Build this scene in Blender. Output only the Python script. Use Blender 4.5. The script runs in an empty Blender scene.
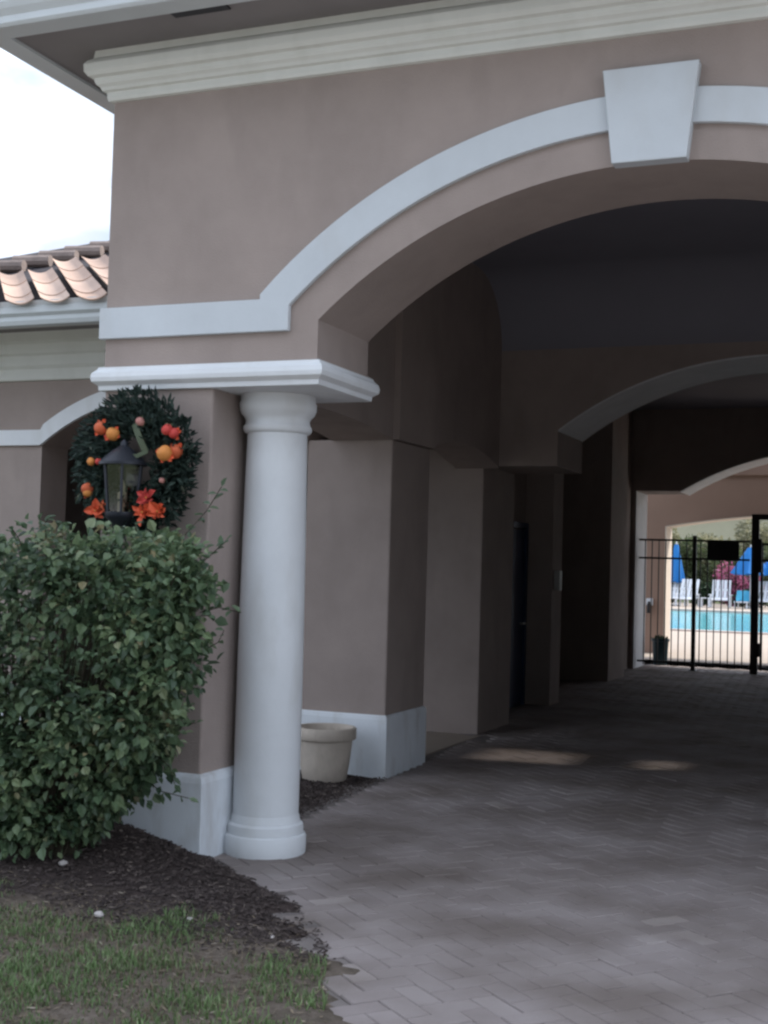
import bpy, bmesh, math, random
from mathutils import Vector, Matrix, noise as mnoise
R = math.radians
rng = random.Random(11)
sc = bpy.context.scene
COL = sc.collection

# ------------------------------------------------------------------ camera
CAM_H = 1.55
yaw, pitch, roll, fpx = 0.3874137, 0.04219477, 0.02788332, 1297.8
fwd = Vector((-math.sin(yaw)*math.cos(pitch), math.cos(yaw)*math.cos(pitch), math.sin(pitch)))
rt = Vector((math.cos(yaw), math.sin(yaw), 0)); up = rt.cross(fwd)
c_, s_ = math.cos(roll), math.sin(roll)
r2 = rt*c_ + up*s_; u2 = up*c_ - rt*s_
cd = bpy.data.cameras.new('camera'); cam = bpy.data.objects.new('camera', cd); COL.objects.link(cam)
m = Matrix.Identity(4)
for i in range(3):
    m[i][0], m[i][1], m[i][2] = r2[i], u2[i], -fwd[i]
m[0][3], m[1][3], m[2][3] = 0, 0, CAM_H
cam.matrix_world = m
cd.sensor_fit = 'VERTICAL'; cd.sensor_height = 24; cd.lens = fpx/1024*24
cd.clip_start = .05; cd.clip_end = 2000
sc.camera = cam

# ------------------------------------------------------------------ materials
def newmat(name):
    mt = bpy.data.materials.new(name); mt.use_nodes = True
    nt = mt.node_tree; return mt, nt, nt.nodes['Principled BSDF']
def ramp(nt, stops):
    n = nt.nodes.new('ShaderNodeValToRGB'); e = n.color_ramp.elements
    while len(e) < len(stops): e.new(.5)
    for i, (p, c) in enumerate(stops):
        e[i].position = p; e[i].color = (*c, 1)
    return n
def surf(name, col, var=.06, rough=.85, scale=1.2, bump=.25, bscale=70, bdist=.01, stain=None, spec=.3, metal=0):
    mt, nt, b = newmat(name); L = nt.links.new
    tc = nt.nodes.new('ShaderNodeTexCoord')
    n1 = nt.nodes.new('ShaderNodeTexNoise'); n1.inputs['Scale'].default_value = scale; n1.inputs['Detail'].default_value = 6
    n1.inputs['Roughness'].default_value = .62
    L(tc.outputs['Object'], n1.inputs['Vector'])
    lo = tuple(max(0, x*(1-var)) for x in col); hi = tuple(min(1, x*(1+var)) for x in col)
    rp = ramp(nt, [(.3, lo), (.7, hi)]); L(n1.outputs['Fac'], rp.inputs['Fac'])
    out = rp.outputs['Color']
    if stain:
        n3 = nt.nodes.new('ShaderNodeTexNoise'); n3.inputs['Scale'].default_value = scale*2.7; n3.inputs['Detail'].default_value = 8
        mp = nt.nodes.new('ShaderNodeMapping'); mp.inputs['Scale'].default_value = (1, 1, .35)
        L(tc.outputs['Object'], mp.inputs['Vector']); L(mp.outputs['Vector'], n3.inputs['Vector'])
        r3 = ramp(nt, [(.52, (0, 0, 0)), (.75, (1, 1, 1))]); L(n3.outputs['Fac'], r3.inputs['Fac'])
        mx = nt.nodes.new('ShaderNodeMix'); mx.data_type = 'RGBA'
        mm = nt.nodes.new('ShaderNodeMath'); mm.operation = 'MULTIPLY'; mm.inputs[1].default_value = stain[1]
        L(r3.outputs['Color'], mm.inputs[0]); L(mm.outputs[0], mx.inputs[0])
        L(out, mx.inputs[6]); mx.inputs[7].default_value = (*stain[0], 1); out = mx.outputs[2]
    L(out, b.inputs['Base Color'])
    b.inputs['Roughness'].default_value = rough; b.inputs['Specular IOR Level'].default_value = spec
    b.inputs['Metallic'].default_value = metal
    if bump:
        n2 = nt.nodes.new('ShaderNodeTexNoise'); n2.inputs['Scale'].default_value = bscale; n2.inputs['Detail'].default_value = 5
        L(tc.outputs['Object'], n2.inputs['Vector'])
        bp = nt.nodes.new('ShaderNodeBump'); bp.inputs['Strength'].default_value = bump; bp.inputs['Distance'].default_value = bdist
        L(n2.outputs['Fac'], bp.inputs['Height']); L(bp.outputs['Normal'], b.inputs['Normal'])
    return mt
def tinted(name, stops, rough=.7, spec=.3, trans=0, attr='tint', bump=0, mott=(.9, (.72, .72, .74), (1.12, 1.1, 1.08))):
    """colour per piece from a face attribute"""
    mt, nt, b = newmat(name); L = nt.links.new
    a = nt.nodes.new('ShaderNodeAttribute'); a.attribute_name = attr
    rp = ramp(nt, stops); L(a.outputs['Fac'], rp.inputs['Fac'])
    col = rp.outputs['Color']
    tc = nt.nodes.new('ShaderNodeTexCoord')
    n1 = nt.nodes.new('ShaderNodeTexNoise'); n1.inputs['Scale'].default_value = mott[0]; n1.inputs['Detail'].default_value = 8
    L(tc.outputs['Object'], n1.inputs['Vector'])
    r1 = ramp(nt, [(.34, mott[1]), (.64, mott[2])]); L(n1.outputs['Fac'], r1.inputs['Fac'])
    mx = nt.nodes.new('ShaderNodeMix'); mx.data_type = 'RGBA'; mx.blend_type = 'MULTIPLY'; mx.inputs[0].default_value = 1
    L(col, mx.inputs[6]); L(r1.outputs['Color'], mx.inputs[7]); col = mx.outputs[2]
    L(col, b.inputs['Base Color'])
    b.inputs['Roughness'].default_value = rough; b.inputs['Specular IOR Level'].default_value = spec
    if trans:
        t = nt.nodes.new('ShaderNodeBsdfTranslucent'); L(col, t.inputs['Color'])
        ms = nt.nodes.new('ShaderNodeMixShader'); ms.inputs[0].default_value = trans
        L(b.outputs[0], ms.inputs[1]); L(t.outputs[0], ms.inputs[2])
        L(ms.outputs[0], nt.nodes['Material Output'].inputs['Surface'])
    if bump:
        n2 = nt.nodes.new('ShaderNodeTexNoise'); n2.inputs['Scale'].default_value = 90; n2.inputs['Detail'].default_value = 4
        L(tc.outputs['Object'], n2.inputs['Vector'])
        bp = nt.nodes.new('ShaderNodeBump'); bp.inputs['Strength'].default_value = bump; bp.inputs['Distance'].default_value = .006
        L(n2.outputs['Fac'], bp.inputs['Height']); L(bp.outputs['Normal'], b.inputs['Normal'])
    return mt

M = {}
M['stucco'] = surf('taupe_stucco', (.352, .290, .262), var=.11, scale=1.6, bump=.5, bscale=120, bdist=.006, stain=((.285, .235, .212), .55))
M['trim'] = surf('white_trim_paint', (.745, .765, .785), var=.06, scale=2.2, rough=.6, bump=.12, bscale=60, bdist=.004, stain=((.56, .55, .52), .4))
M['band'] = surf('band_paint', (.585, .62, .65), var=.07, scale=1.6, rough=.65, bump=.2, bscale=90, bdist=.004, stain=((.50, .50, .49), .4))  # white trim darkened in colour for the weaker light on the upper wall
M['cornice'] = surf('cream_cornice_paint', (.72, .725, .68), var=.05, scale=2.5, rough=.6, bump=.12, bscale=50, bdist=.004, stain=((.55, .56, .50), .3))
M['plinth'] = surf('plinth_paint', (.74, .775, .81), var=.05, scale=3, rough=.65, bump=.15, bscale=60, bdist=.004, stain=((.42, .39, .36), .5))
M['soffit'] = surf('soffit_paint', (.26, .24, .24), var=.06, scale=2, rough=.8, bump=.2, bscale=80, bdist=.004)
M['gutter'] = surf('white_gutter_metal', (.62, .66, .68), var=.04, rough=.4, bump=0, stain=((.45, .47, .46), .3))
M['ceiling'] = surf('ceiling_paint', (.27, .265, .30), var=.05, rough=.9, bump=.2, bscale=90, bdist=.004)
M['lining'] = surf('arch_lining_paint', (.76, .76, .77), var=.07, scale=3, rough=.75, bump=.2, bscale=80, bdist=.004)
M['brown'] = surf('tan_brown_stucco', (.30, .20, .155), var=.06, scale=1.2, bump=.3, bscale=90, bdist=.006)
M['cream'] = surf('cream_reveal_paint', (.58, .50, .42), var=.04, scale=2, bump=.15, bscale=80, bdist=.004)
M['door'] = surf('navy_door_paint', (.025, .045, .10), var=.08, rough=.45, bump=0)
M['steel'] = surf('brushed_steel', (.5, .5, .5), rough=.35, bump=0, metal=1)
M['box'] = surf('grey_plastic', (.55, .55, .53), rough=.5, bump=0)
M['iron'] = surf('black_iron_paint', (.03, .028, .03), var=.2, rough=.45, bump=.1, bscale=90)
M['sign'] = surf('dark_sign_sheet', (.03, .03, .036), rough=.5, bump=0)
M['tile'] = tinted('terracotta_tile', [(0, (.41, .285, .225)), (.5, (.50, .37, .30)), (1, (.56, .44, .36))], rough=.8, bump=.4)
M['capt'] = surf('weathered_cap_tile', (.26, .21, .19), var=.2, scale=8, rough=.9, bump=.4)  # shade on the far tile rims put into the colour
M['underlay'] = surf('roof_underlay', (.045, .04, .045), var=.3, rough=.9)
M['roof'] = surf('plain_tile_roof', (.42, .24, .18), var=.2, scale=6, rough=.85, bump=.6, bscale=8, bdist=.05)
M['pot'] = surf('sandstone_clay', (.54, .47, .40), var=.12, scale=5, rough=.85, bump=.3, bscale=60, bdist=.006, stain=((.30, .25, .20), .5))
M['potsoil'] = surf('potting_soil', (.30, .26, .22), var=.3, scale=30, rough=.95, bump=.8, bscale=60, bdist=.02)
M['tub'] = surf('dark_teal_plastic', (.015, .04, .05), rough=.4, bump=0)
M['leaf'] = tinted('shrub_leaf', [(0, (.055, .10, .055)), (.45, (.14, .215, .115)), (.75, (.245, .33, .17)), (.93, (.36, .42, .25)), (1, (.36, .32, .18))], rough=.42, spec=.55, trans=.35)
M['stem'] = surf('woody_stem', (.06, .05, .035), var=.2, rough=.9)
M['needle'] = tinted('wreath_needle', [(0, (.014, .026, .022)), (.6, (.035, .06, .048)), (.9, (.07, .105, .085)), (1, (.13, .15, .11))], rough=.6, trans=.15)
M['orange'] = surf('orange_ornament', (.56, .12, .05), var=.15, scale=12, rough=.62, bump=.5, bscale=60, bdist=.004, spec=.3)
M['yellow'] = surf('golden_ornament', (.64, .25, .065), var=.12, scale=12, rough=.62, bump=.5, bscale=60, bdist=.004, spec=.3)
M['red'] = surf('red_ornament', (.52, .06, .05), var=.15, scale=12, rough=.62, bump=.5, bscale=60, bdist=.004, spec=.3)
M['petal'] = surf('orange_petal', (.72, .12, .05), var=.25, scale=20, rough=.6, bump=0)
M['palepink'] = surf('dusty_pink', (.45, .20, .17), rough=.6, bump=0)
M['ribbon'] = surf('green_ribbon', (.07, .09, .05), rough=.5, bump=0)
M['lampmetal'] = surf('dark_lamp_metal', (.035, .038, .048), rough=.42, bump=.05, metal=.3)
M['candle'] = surf('ivory_candle', (.55, .48, .36), rough=.6, bump=0)
M['grass'] = tinted('grass_blade', [(0, (.26, .205, .15)), (.28, (.22, .18, .12)), (.36, (.13, .18, .08)), (.8, (.165, .27, .10)), (1, (.28, .36, .18))], rough=.6, trans=.25)
M['chip'] = tinted('mulch_chip', [(0, (.036, .028, .026)), (.6, (.068, .053, .049)), (.93, (.105, .084, .076)), (1, (.20, .165, .14))], rough=.95)
M['litter'] = tinted('dry_clipping', [(0, (.06, .045, .035)), (.5, (.15, .115, .08)), (.9, (.26, .21, .15)), (1, (.40, .35, .28))], rough=.95)
M['beige'] = surf('beige_stucco', (.44, .41, .30), var=.08, scale=.5, bump=.2)
M['pebble'] = surf('pale_pebble', (.48, .44, .42), var=.15, scale=20, rough=.8, bump=0)
M['deadleaf'] = surf('dry_leaf', (.24, .15, .09), var=.2, scale=20, rough=.8, bump=0)
M['paver'] = tinted('paver_brick', [(0, (.23, .198, .19)), (.35, (.282, .248, .24)), (.75, (.314, .279, .27)), (1, (.39, .35, .335))], rough=.74, bump=.45, mott=(1.5, (.66, .62, .58), (1.12, 1.10, 1.10)))
M['joint'] = surf('joint_sand', (.20, .175, .165), var=.2, scale=3, rough=.95, bump=.4, bscale=120)
M['deck'] = surf('pool_deck_concrete', (.40, .335, .28), var=.05, scale=.8, rough=.85, bump=.2, bscale=40)
M['roadc'] = surf('pale_concrete_road', (.38, .36, .35), var=.08, scale=.7, rough=.9, bump=.2, bscale=40)  # for the unseen front ground, pale to bounce light upward
M['coping'] = surf('coping_stone', (.46, .37, .33), var=.06, rough=.8)
M['white'] = surf('white_resin', (.66, .68, .72), var=.03, rough=.45, bump=0)
M['blue'] = surf('blue_canvas', (.018, .15, .42), var=.1, rough=.8, bump=0)
M['aqua'] = surf('aqua_towel', (.07, .36, .55), var=.1, rough=.9, bump=0)
M['pole'] = surf('pale_pole', (.45, .45, .45), rough=.5, bump=0)
M['hedgeleaf'] = tinted('hedge_leaf', [(0, (.02, .045, .025)), (1, (.05, .09, .045))], rough=.6, trans=.2)
M['paleleaf'] = tinted('pale_tree_leaf', [(0, (.17, .175, .10)), (.6, (.27, .265, .165)), (1, (.36, .34, .23))], rough=.6, trans=.45)
M['midleaf'] = tinted('mid_tree_leaf', [(0, (.07, .10, .045)), (1, (.14, .17, .085))], rough=.6, trans=.4)
M['flower'] = tinted('pink_blossom', [(0, (.06, .10, .04)), (.14, (.30, .08, .14)), (.5, (.48, .13, .26)), (1, (.62, .25, .38))], rough=.6, trans=.25)
M['bark'] = surf('tree_bark', (.14, .11, .08), var=.25, scale=8, rough=.95, bump=.6, bscale=20, bdist=.03)

# glass, panes, water, soil, ground
def glass(name, col, alpha):
    mt, nt, b = newmat(name); L = nt.links.new
    t = nt.nodes.new('ShaderNodeBsdfTransparent'); t.inputs[0].default_value = (*col, 1)
    g = nt.nodes.new('ShaderNodeBsdfGlossy'); g.inputs['Roughness'].default_value = .08
    ms = nt.nodes.new('ShaderNodeMixShader'); ms.inputs[0].default_value = alpha
    L(t.outputs[0], ms.inputs[1]); L(g.outputs[0], ms.inputs[2])
    L(ms.outputs[0], nt.nodes['Material Output'].inputs['Surface']); return mt
M['glass'] = glass('lantern_glass', (.60, .60, .58), .10)
M['pane'] = glass('tinted_skylight_pane', (.50, .49, .48), .05)  # dims the sun through the added ceiling openings
mt, nt, b = newmat('pool_water'); L = nt.links.new
b.inputs['Base Color'].default_value = (.10, .50, .56, 1); b.inputs['Roughness'].default_value = .12
tc = nt.nodes.new('ShaderNodeTexCoord'); nn = nt.nodes.new('ShaderNodeTexNoise'); nn.inputs['Scale'].default_value = 1.6; nn.inputs['Detail'].default_value = 4
L(tc.outputs['Object'], nn.inputs['Vector']); bp = nt.nodes.new('ShaderNodeBump'); bp.inputs['Strength'].default_value = .25; bp.inputs['Distance'].default_value = .05
L(nn.outputs['Fac'], bp.inputs['Height']); L(bp.outputs['Normal'], b.inputs['Normal'])
rp = ramp(nt, [(.3, (.07, .42, .52)), (.7, (.14, .56, .60))]); L(nn.outputs['Fac'], rp.inputs['Fac']); L(rp.outputs['Color'], b.inputs['Base Color'])
M['water'] = mt
mt, nt, b = newmat('garden_soil'); L = nt.links.new
tc = nt.nodes.new('ShaderNodeTexCoord')
n1 = nt.nodes.new('ShaderNodeTexNoise'); n1.inputs['Scale'].default_value = 14; n1.inputs['Detail'].default_value = 9; n1.inputs['Roughness'].default_value = .7
L(tc.outputs['Object'], n1.inputs['Vector'])
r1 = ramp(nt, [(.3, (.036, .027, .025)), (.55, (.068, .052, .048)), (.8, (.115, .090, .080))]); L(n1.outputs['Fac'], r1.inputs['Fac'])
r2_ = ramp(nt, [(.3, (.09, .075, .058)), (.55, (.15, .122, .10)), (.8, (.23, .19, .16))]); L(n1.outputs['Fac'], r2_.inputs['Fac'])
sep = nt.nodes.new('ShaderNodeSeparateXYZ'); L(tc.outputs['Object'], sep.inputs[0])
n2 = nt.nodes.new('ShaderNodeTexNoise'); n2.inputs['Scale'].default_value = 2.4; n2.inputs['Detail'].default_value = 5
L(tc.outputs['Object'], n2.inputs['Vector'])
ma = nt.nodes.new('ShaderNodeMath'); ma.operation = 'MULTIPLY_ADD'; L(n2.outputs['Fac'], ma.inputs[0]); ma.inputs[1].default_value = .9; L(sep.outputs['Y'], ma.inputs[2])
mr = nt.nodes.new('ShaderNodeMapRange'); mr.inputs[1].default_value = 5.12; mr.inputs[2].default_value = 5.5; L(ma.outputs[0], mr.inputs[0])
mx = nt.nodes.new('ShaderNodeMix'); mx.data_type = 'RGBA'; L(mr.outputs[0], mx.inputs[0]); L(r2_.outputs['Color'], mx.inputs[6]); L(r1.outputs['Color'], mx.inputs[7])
L(mx.outputs[2], b.inputs['Base Color']); b.inputs['Roughness'].default_value = .97; b.inputs['Specular IOR Level'].default_value = .15
bp = nt.nodes.new('ShaderNodeBump'); bp.inputs['Strength'].default_value = .8; bp.inputs['Distance'].default_value = .02
n3 = nt.nodes.new('ShaderNodeTexNoise'); n3.inputs['Scale'].default_value = 60; n3.inputs['Detail'].default_value = 6; L(tc.outputs['Object'], n3.inputs['Vector'])
L(n3.outputs['Fac'], bp.inputs['Height']); L(bp.outputs['Normal'], b.inputs['Normal'])
M['soil'] = mt
M['ground'] = surf('lawn_ground', (.09, .11, .05), var=.3, scale=.6, rough=.95, bump=.4, bscale=30)

# ------------------------------------------------------------------ helpers
class MB:
    def __init__(s): s.v = []; s.f = []; s.t = []
    def add(s, vs, fs, tint=None):
        o = len(s.v); s.v += [tuple(p) for p in vs]
        for f in fs: s.f.append([i+o for i in f]); s.t.append(.5 if tint is None else tint)
        return s
    def box(s, x0, x1, y0, y1, z0, z1):
        return s.add([(x0,y0,z0),(x1,y0,z0),(x1,y1,z0),(x0,y1,z0),(x0,y0,z1),(x1,y0,z1),(x1,y1,z1),(x0,y1,z1)],
                     [(0,3,2,1),(4,5,6,7),(0,1,5,4),(1,2,6,5),(2,3,7,6),(3,0,4,7)])
    def prism(s, poly, axis, a0, a1):
        n = len(poly)
        def P(u, w, a): return (u, a, w) if axis == 'y' else (a, u, w) if axis == 'x' else (u, w, a)
        vs = [P(u, w, a0) for u, w in poly]+[P(u, w, a1) for u, w in poly]
        return s.add(vs, [tuple(range(n)), tuple(range(2*n-1, n-1, -1))]+[(i, i+n, (i+1) % n+n, (i+1) % n) for i in range(n)])
    def rings(s, rect, prof, caps=True, closed=False, sides=(0, 1, 2, 3)):
        x0, x1, y0, y1 = rect; o = len(s.v); fs = []
        for d, z in prof:
            s.v += [(x0-d,y0-d,z),(x1+d,y0-d,z),(x1+d,y1+d,z),(x0-d,y1+d,z)]
        k = len(prof)
        for i in range(k if closed else k-1):
            j = (i+1) % k
            for c in sides:
                e = (c+1) % 4; fs.append((o+i*4+c, o+i*4+e, o+j*4+e, o+j*4+c))
        if caps and not closed:
            fs += [(o+3, o+2, o+1, o), tuple(o+(k-1)*4+c for c in range(4))]
        s.f += fs; s.t += [.5]*len(fs); return s
    def lathe(s, prof, cx=0, cy=0, n=40, cap=True):
        o = len(s.v); fs = []
        for r, z in prof:
            for i in range(n):
                a = 2*math.pi*i/n; s.v.append((cx+r*math.cos(a), cy+r*math.sin(a), z))
        for k in range(len(prof)-1):
            for i in range(n):
                j = (i+1) % n; fs.append((o+k*n+i, o+k*n+j, o+(k+1)*n+j, o+(k+1)*n+i))
        if cap:
            fs.append(tuple(o+i for i in range(n-1, -1, -1))); fs.append(tuple(o+(len(prof)-1)*n+i for i in range(n)))
        s.f += fs; s.t += [.5]*len(fs); return s
    def tube(s, pts, rad, n=6):
        pts = [Vector(p) for p in pts]
        if not isinstance(rad, (list, tuple)): rad = [rad]*len(pts)
        o = len(s.v)
        for i, p in enumerate(pts):
            d = (pts[min(i+1, len(pts)-1)]-pts[max(i-1, 0)]).normalized()
            a = d.orthogonal().normalized(); b_ = d.cross(a)
            for k in range(n):
                t = 2*math.pi*k/n; s.v.append(tuple(p+(a*math.cos(t)+b_*math.sin(t))*rad[i]))
        fs = []
        for i in range(len(pts)-1):
            for k in range(n):
                j = (k+1) % n; fs.append((o+i*n+k, o+i*n+j, o+(i+1)*n+j, o+(i+1)*n+k))
        fs.append(tuple(o+k for k in range(n-1, -1, -1))); fs.append(tuple(o+(len(pts)-1)*n+k for k in range(n)))
        s.f += fs; s.t += [.5]*len(fs); return s
    def leaf(s, p, d, nrm, L, W, tint, fold=.18):
        d = d.normalized(); sd = d.cross(nrm)
        if sd.length < 1e-4: sd = d.orthogonal()
        sd.normalize(); nn = sd.cross(d)
        q = [p, p+d*L*.38+sd*W*.5+nn*fold*W, p+d*L*.72+sd*W*.36+nn*fold*W*.6, p+d*L-nn*.12*L,
             p+d*L*.72-sd*W*.36+nn*fold*W*.6, p+d*L*.38-sd*W*.5+nn*fold*W]
        return s.add(q, [(0,1,2,3), (0,3,4,5)], tint)
    def build(s, name, mat, parent=None, smooth=False, bevel=0, tints=False, recalc=True, angle=35):
        me = bpy.data.meshes.new(name); me.from_pydata(s.v, [], s.f)
        if tints:
            at = me.attributes.new('tint', 'FLOAT', 'FACE'); at.data.foreach_set('value', s.t)
        if recalc and not tints:
            bm = bmesh.new(); bm.from_mesh(me); bmesh.ops.recalc_face_normals(bm, faces=bm.faces)
            bm.to_mesh(me); bm.free()
        me.materials.append(mat)
        if smooth:
            me.polygons.foreach_set('use_smooth', [True]*len(me.polygons))
            me.set_sharp_from_angle(angle=R(angle))
        o = bpy.data.objects.new(name, me); COL.objects.link(o)
        if parent is not None: o.parent = parent
        if bevel:
            md = o.modifiers.new('bevel', 'BEVEL'); md.width = bevel; md.segments = 2; md.limit_method = 'ANGLE'; md.angle_limit = R(40)
        return o
def tag(o, label=None, cat=None, group=None, kind=None):
    for k, v in (('label', label), ('category', cat), ('group', group), ('kind', kind)):
        if v: o[k] = v
    return o
def thing(name, label, cat, loc=(0, 0, 0), rz=0, group=None):
    o = bpy.data.objects.new(name, None); COL.objects.link(o); o.location = loc; o.rotation_euler.z = rz
    o.empty_display_size = .2
    return tag(o, label, cat, group)
def local(o, root):
    """part built in world coordinates -> local to its root (root unrotated)"""
    for v in o.data.vertices: v.co -= root.location
    return o
def copy_tree(o, parent=None):
    c = o.copy(); COL.objects.link(c); c.parent = parent
    for ch in list(o.children): copy_tree(ch, c)
    return c
def arc(cx, zc, r, x0, x1, n=40):
    """points of the upper arc between x0 and x1"""
    return [(x0+(x1-x0)*i/n, zc+math.sqrt(max(0, r*r-(x0+(x1-x0)*i/n-cx)**2))) for i in range(n+1)]
def seg(cx, hs, zs, rise):
    r = (hs*hs+rise*rise)/(2*rise); return r, zs+rise-r

# ------------------------------------------------------------------ gatehouse
CX = -1.14
YF, YB = 5.95, 6.61
XL, XR = -4.10, 1.82
gate_house = thing('gatehouse', 'taupe stucco gatehouse with white arch band, keystone and deep dark drive-through', 'building', (CX, YF, 0))
GH = gate_house
def gp(name, mb, mat, parent=None, **k):
    o = mb.build(name, mat, None, **k); local(o, GH); o.parent = parent or GH; return o
# front wall with arch
HS = 1.68; ZS = 2.80; rA, zA = seg(CX, HS, ZS, .66)
def portal_poly(x0, x1, zb, zt, cx, hs, zs, rise, n=48):
    r, zc = seg(cx, hs, zs, rise)
    return [(x0, zb), (cx-hs, zb)]+arc(cx, zc, r, cx-hs, cx+hs, n)+[(cx+hs, zb), (x1, zb), (x1, zt), (x0, zt)]
gp('front_wall', MB().prism(portal_poly(XL, XR, 2.47, 4.40, CX, HS, ZS, .66), 'y', YF, YB), M['stucco'])
# corner piers under the wall
for sx in (0, 1):
    x0, x1 = (XL+.004, -3.42) if sx == 0 else (1.14, XR-.004)
    p = gp('pier', MB().box(x0, x1, YF+.004, YB-.004, -.1, 2.475), M['stucco'], bevel=.012)
    gp('plinth', MB().rings((x0, x1, YF+.004, YB-.004), [(.03, -.1), (.03, .40), (.022, .43), (.0, .445)]), M['plinth'], parent=p, bevel=.006)
    # impost moulding
    a, b_ = (XL, CX-HS) if sx == 0 else (CX+HS, XR)
    gp('impost_moulding', MB().rings((a, b_, YF, YB), [(.012, 2.464), (.022, 2.466), (.024, 2.492), (.032, 2.497), (.052, 2.512), (.056, 2.535), (.05, 2.56), (.03, 2.578), (.026, 2.592), (.002, 2.596)]), M['trim'], bevel=.003)
    # column
    cx = -3.225 if sx == 0 else .945
    cy = 6.33
    sh = gp('column', MB().lathe([(.178, .20), (.179, .6), (.178, 1.0), (.174, 1.5), (.168, 2.0), (.163, 2.27)], cx, cy, 56), M['trim'], smooth=True)
    gp('column_base', MB().lathe([(.214, -.02), (.221, .005), (.223, .04), (.223, .088), (.217, .102), (.205, .107), (.207, .135), (.203, .156), (.189, .166), (.184, .19), (.178, .21)], cx, cy, 56), M['trim'], parent=sh, smooth=True)
    gp('column_capital', MB().lathe([(.163, 2.255), (.178, 2.262), (.187, 2.275), (.187, 2.295), (.177, 2.308), (.175, 2.33), (.183, 2.345), (.202, 2.365), (.210, 2.385), (.212, 2.42), (.205, 2.435), (.205, 2.463)], cx, cy, 56), M['trim'], parent=sh, smooth=True)
# white band following the arch
rI, rO = rA+.165, rA+.33
xi = -2.977; xo = -3.146
poly = [(XL-.028, 2.748), (xi, 2.748)]+arc(CX, zA, rI, xi, 2*CX-xi, 48)+[(2*CX-xi, 2.748), (XR+.028, 2.748), (XR+.028, 2.917), (2*CX-xo, 2.917)]+arc(CX, zA, rO, 2*CX-xo, xo, 48)+[(xo, 2.917), (XL-.028, 2.917)]
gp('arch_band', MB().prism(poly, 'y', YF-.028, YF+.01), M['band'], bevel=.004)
kz0, kz1 = 3.447, 3.892
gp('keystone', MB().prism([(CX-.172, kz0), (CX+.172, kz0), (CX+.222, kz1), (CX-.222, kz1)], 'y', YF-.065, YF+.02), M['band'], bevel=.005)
# cornice, soffit, gutter, roof
YT = 9.0
gp('cornice', MB().rings((XL, XR, YF, 8.86), [(.0, 4.062), (.024, 4.066), (.030, 4.085), (.030, 4.112), (.050, 4.118), (.058, 4.135), (.074, 4.148), (.082, 4.165), (.082, 4.18), (.108, 4.188), (.124, 4.21), (.126, 4.25), (.112, 4.272), (.088, 4.29), (.082, 4.334)], caps=False, sides=(0, 1, 3)), M['cornice'], bevel=.003)
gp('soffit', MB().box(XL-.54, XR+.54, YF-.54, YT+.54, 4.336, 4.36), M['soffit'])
gp('gutter', MB().rings((XL, XR, YF, YT), [(.40, 4.318), (.535, 4.318), (.55, 4.335), (.55, 4.37), (.575, 4.40), (.59, 4.43), (.59, 4.47), (.55, 4.47), (.55, 4.44), (.40, 4.44)], caps=False, closed=True), M['gutter'], bevel=.003)
gp('roof', MB().add([(XL-.6, YF-.6, 4.46), (XR+.6, YF-.6, 4.46), (XR+.6, YT+.6, 4.46), (XL-.6, YT+.6, 4.46), (XL+1.6, (YF+YT)/2, 5.5), (XR-1.6, (YF+YT)/2, 5.5)],
     [(0, 1, 5, 4), (1, 2, 5), (2, 3, 4, 5), (3, 0, 4), (3, 2, 1, 0)]), M['roof'])
gp('soffit_vent', MB().box(-3.52, -3.20, 5.47, 5.62, 4.326, 4.334), M['sign'])
# tower side and rear walls
YW = 8.96         # wing wall plane
r1s, z1s = seg((YB+YW)/2, (YW-YB)/2, 2.50, .40)
def side_header(y0, y1, rise, x0, x1, zt, zs=2.50):
    r, zc = seg((y0+y1)/2, (y1-y0)/2, zs, rise)
    return MB().prism(arc((y0+y1)/2, zc, r, y0, y1, 30)+[(y1, zt), (y0, zt)], 'x', x0, x1)
gp('side_wall', side_header(YB, YW, .08, XL, -3.60, 4.34), M['stucco'])
gp('side_wall', side_header(9.775, 11.71, .14, -4.05, -3.62, 4.25, 2.505), M['stucco'])
gp('side_wall', MB().box(1.35, XR-.01, YB, 9.0, -.1, 4.34), M['stucco'])
gp('side_wall', MB().box(1.47, 1.80, 9.0, 21.3, -.1, 4.25), M['stucco'])
gp('rear_wall', MB().box(XL, -3.55, YW+.002, 9.772, 2.503, 4.34), M['stucco'])
# inner pier beside the wing (white plinth)
p = gp('pier', MB().box(-4.3, -3.60, YW, 9.775, -.1, 2.503), M['stucco'], bevel=.012)
gp('plinth', MB().rings((-4.3, -3.60, YW, 9.775), [(.02, -.1), (.02, .415), (.014, .44), (-.002, .452)]), M['plinth'], parent=p, bevel=.006)
# second pier and second portal
gp('pier', MB().box(-4.4, -3.768, 11.71, 12.75, -.1, 4.25), M['stucco'], bevel=.012)
gp('portal_wall', MB().prism(portal_poly(-3.766, 1.47, 2.53, 4.25, CX, 1.92, 2.865, .64), 'y', 11.714, 12.68), M['stucco'])
def lining(cx, hs, zs, rise, y0, y1, t, mat, inset=.0):
    r, zc = seg(cx, hs, zs, rise); a = arc(cx, zc, r-.003, cx-hs+.004, cx+hs-.004, 48); b_ = arc(cx, zc, r-.003-t, cx+hs-.004, cx-hs+.004, 48)
    return gp('arch_lining', MB().prism(a+b_, 'y', y0-.004, y1+.004), mat)
lining(CX, 1.92, 2.865, .64, 11.714, 12.68, .012, M['lining'])
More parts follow.
